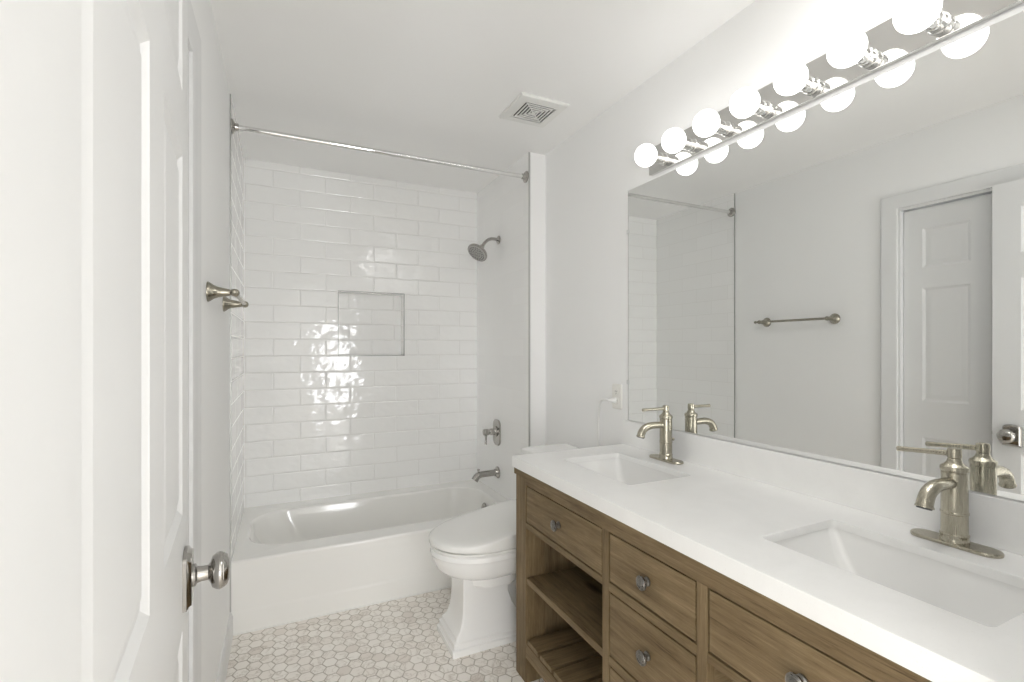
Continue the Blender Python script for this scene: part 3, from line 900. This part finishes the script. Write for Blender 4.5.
def faucet(yc, swing, label):
    x = 1.360
    f = thing('faucet', label, 'faucet', (x, yc, CZ1), 'single-lever faucets on the vanity')
    z = CZ1 + 0.0003
    bm = bmesh.new()
    def pl(hx, hy, zz): return [(x + a, yc + b, zz) for a, b in rrect(-hx, hx, -hy, hy, hx * 0.999, 10)]
    loft(bm, [pl(0.0275, 0.081, z), pl(0.028, 0.0815, z + 0.003), pl(0.028, 0.0815, z + 0.005), pl(0.026, 0.0795, z + 0.0075), pl(0.024, 0.0775, z + 0.008)])
    obj('base_plate', bm, M['nickel'], f)
    z += 0.0078
    bd = obj('body', lathe(bmesh.new(), [(0.0262, 0), (0.0262, 0.005), (0.0248, 0.007), (0.0248, 0.013), (0.0258, 0.0145), (0.0258, 0.0165), (0.0238, 0.019), (0.0236, 0.061),
             (0.0250, 0.0625), (0.0250, 0.066), (0.0236, 0.0675), (0.0234, 0.153)], (x, yc, z), (0, 0, 1), 36), M['nickel'], f)
    bm = bmesh.new()
    zc = z + 0.009
    lathe(bm, [(0.0215, 0.143), (0.0215, 0.146), (0.0245, 0.1475), (0.0252, 0.151), (0.0252, 0.156), (0.0235, 0.159), (0.019, 0.162), (0.0145, 0.167), (0.0125, 0.173), (0.0115, 0.176),
               (0.0130, 0.178), (0.0130, 0.195), (0.0115, 0.198), (0.006, 0.1995), (0, 0.200)], (x, yc, zc), (0, 0, 1), 32)
    hh = obj('handle_cap', bm, M['nickel'], f)
    d = Vector((-math.cos(swing), math.sin(swing), -0.01 - 0.075 * math.sin(swing)))
    c = Vector((x, yc, zc + 0.1865))
    obj('lever', tube(bmesh.new(), [c + d * 0.008, c + d * 0.02, c + d * 0.05, c + d * 0.085, c + d * 0.106, c + d * 0.110, c + d * 0.112], [0.0058, 0.0064, 0.0060, 0.0058, 0.0064, 0.0062, 0.004], 16), M['nickel'], hh)
    pts = spline([(x - 0.015, yc, z + 0.131), (x - 0.05, yc, z + 0.133), (x - 0.082, yc, z + 0.132), (x - 0.108, yc, z + 0.123), (x - 0.122, yc, z + 0.107), (x - 0.127, yc, z + 0.092)], 8)
    k = len(pts) - 1
    rad = [0.0125 + 0.003 * (i / k) for i in range(k + 1)]
    rad[-3:] = [0.0165, 0.0168, 0.0165]
    s = obj('spout', tube(bmesh.new(), pts, rad, 22), M['nickel'], f)
    e1 = pts[-1]; dd = (pts[-1] - pts[-2]).normalized()
    obj('aerator', lathe(bmesh.new(), [(0.0135, -0.001), (0.0135, 0.0025), (0.011, 0.003), (0, 0.002)], e1, dd, 20), M['rubber'], s, label='dark aerator')
    bm = bmesh.new()
    tube(bm, [(x + 0.0235, yc, z + 0.066), (x + 0.038, yc, z + 0.068)], 0.003, 10)
    lathe(bm, [(0.0035, 0), (0.0055, 0.002), (0.0055, 0.008), (0.003, 0.011), (0, 0.0112)], (x + 0.037, yc, z + 0.066), (0, 0, 1), 14)
    obj('drain_rod', bm, M['nickel'], f)
    return f
faucet(1.447, 0.06, 'brushed nickel faucet nearer the toilet, lever pointing over its spout')
faucet(0.547, PI / 2, 'brushed nickel faucet farther from the toilet, lever swung sideways')

# ------------------------------------------------------------------ mirror
MX = 1.4265
t = thing('wall_mirror', 'large frameless wall mirror above the backsplash', 'mirror', (1.429, 1.0, 0.9915))
obj('mirror_glass', B(MX, XR - 0.0008, 0.262, 1.757, 0.9915, 2.040, 0.0008, 1), M['mirror'], t, ang=20)
e = 0.0016
for y0, y1, z0, z1 in ((1.757, 1.757 + e, 0.9915, 2.040), (0.262 - e, 0.262, 0.9915, 2.040)):
    obj('mirror_edge', B(MX + 0.0002, XR - 0.0008, y0, y1, z0, z1), M['edge'], t, label='dark polished edge')
for y, z in ((1.757, 1.165), (1.757, 1.853)):
    obj('mirror_clip', B(MX - 0.003, XR - 0.0005, y - 0.006, y + 0.010, z - 0.009, z + 0.009, 0.002), M['clear'], t)

# ------------------------------------------------------------------ light bar
t = thing('vanity_light', 'polished chrome light bar with eight round bulbs above the mirror', 'light fixture', (1.41, 0.98, 2.048))
BX = 1.415
bm = bmesh.new()
def bar(x, s): return [(x, y, z) for y, z in rrect(0.376 + s, 1.606 - s, 2.0585 + s, 2.171 - s, 0.003, 3)]
loft(bm, [bar(XR - 0.0005, 0.0), bar(BX + 0.0015, 0.0), bar(BX + 0.0004, 0.0005), bar(BX, 0.0015)])
obj('back_plate', bm, M['barface'], t, ang=25)
for i in range(8):
    y, z = 1.513 - 0.1525 * i, 2.094
    so = obj('socket', lathe(bmesh.new(), [(0.0245, 0.0002), (0.0245, 0.004), (0.0225, 0.006), (0.0215, 0.008), (0.0215, 0.022), (0.0228, 0.0235), (0.0228, 0.027), (0.0205, 0.029), (0.0205, 0.040), (0.0215, 0.042), (0.0215, 0.060), (0.017, 0.060)], (BX, y, z), (-1, 0, 0), 28), M['chrome'], t)
    R_, c0 = 0.0440, 0.098
    prof = [(0.0165, 0.052), (0.0175, 0.056)] + [(R_ * math.sin(a), c0 - R_ * math.cos(a)) for a in [0.42 + k * (PI - 0.42) / 16 for k in range(16)]] + [(0, c0 + R_)]
    obj('bulb', lathe(bmesh.new(), prof, (BX, y, z), (-1, 0, 0), 32), M['bulb'], so, label='lit white globe bulb')

# ------------------------------------------------------------------ outlet and cord
OY, OZ = 1.842, 1.092
t = thing('wall_outlet', 'white wall outlet on the right wall beside the mirror', 'outlet', (XR, OY, OZ - 0.06))
bm = bmesh.new()
def op(s, x): return [(x, OY + a, OZ + b) for a, b in rrect(-0.036 + s, 0.036 - s, -0.059 + s, 0.059 - s, 0.006, 4)]
loft(bm, [op(0, XR - 0.0003), op(0, XR - 0.003), op(0.003, XR - 0.006), op(0.005, XR - 0.0065)])
obj('cover_plate', bm, M['ivory'], t)
for dz in (0.021, -0.021):
    rc = obj('receptacle', lathe(bmesh.new(), [(0.0172, 0.006), (0.0172, 0.0082), (0.0162, 0.009), (0, 0.009)], (XR, OY, OZ + dz), (-1, 0, 0), 24), M['ivory'], t)
    bm = bmesh.new()
    for dy in (-0.006, 0.006): box(bm, XR - 0.0094, XR - 0.0088, OY + dy - 0.0013, OY + dy + 0.0013, OZ + dz - 0.001, OZ + dz + 0.007)
    lathe(bm, [(0.0025, 0.0088), (0.0025, 0.0094), (0, 0.0094)], (XR, OY, OZ + dz - 0.008), (-1, 0, 0), 10)
    obj('socket_slots', bm, M['slot'], rc)
t = thing('power_cord', 'white power cord plugged into the outlet, hanging down behind the counter', 'cord', (XR - 0.02, 1.95, 0.45))
pz = OZ - 0.019
obj('plug', lathe(bmesh.new(), [(0.0135, 0.0097), (0.0142, 0.014), (0.013, 0.024), (0.009, 0.031), (0.0068, 0.040), (0.0056, 0.046)], (XR, OY, pz), (-1, 0.25, 0), 18), M['cord'], t)
cp = spline([(XR - 0.044, OY + 0.011, pz), (XR - 0.050, OY + 0.030, pz + 0.004), (XR - 0.046, OY + 0.065, pz - 0.004), (XR - 0.032, OY + 0.098, pz - 0.035), (XR - 0.022, OY + 0.122, pz - 0.11),
             (XR - 0.016, OY + 0.130, pz - 0.22), (XR - 0.0075, OY + 0.134, pz - 0.40), (XR - 0.0075, OY + 0.14, 0.45)], 10)
obj('cable', tube(bmesh.new(), cp, 0.0056, 10), M['cord'], t)
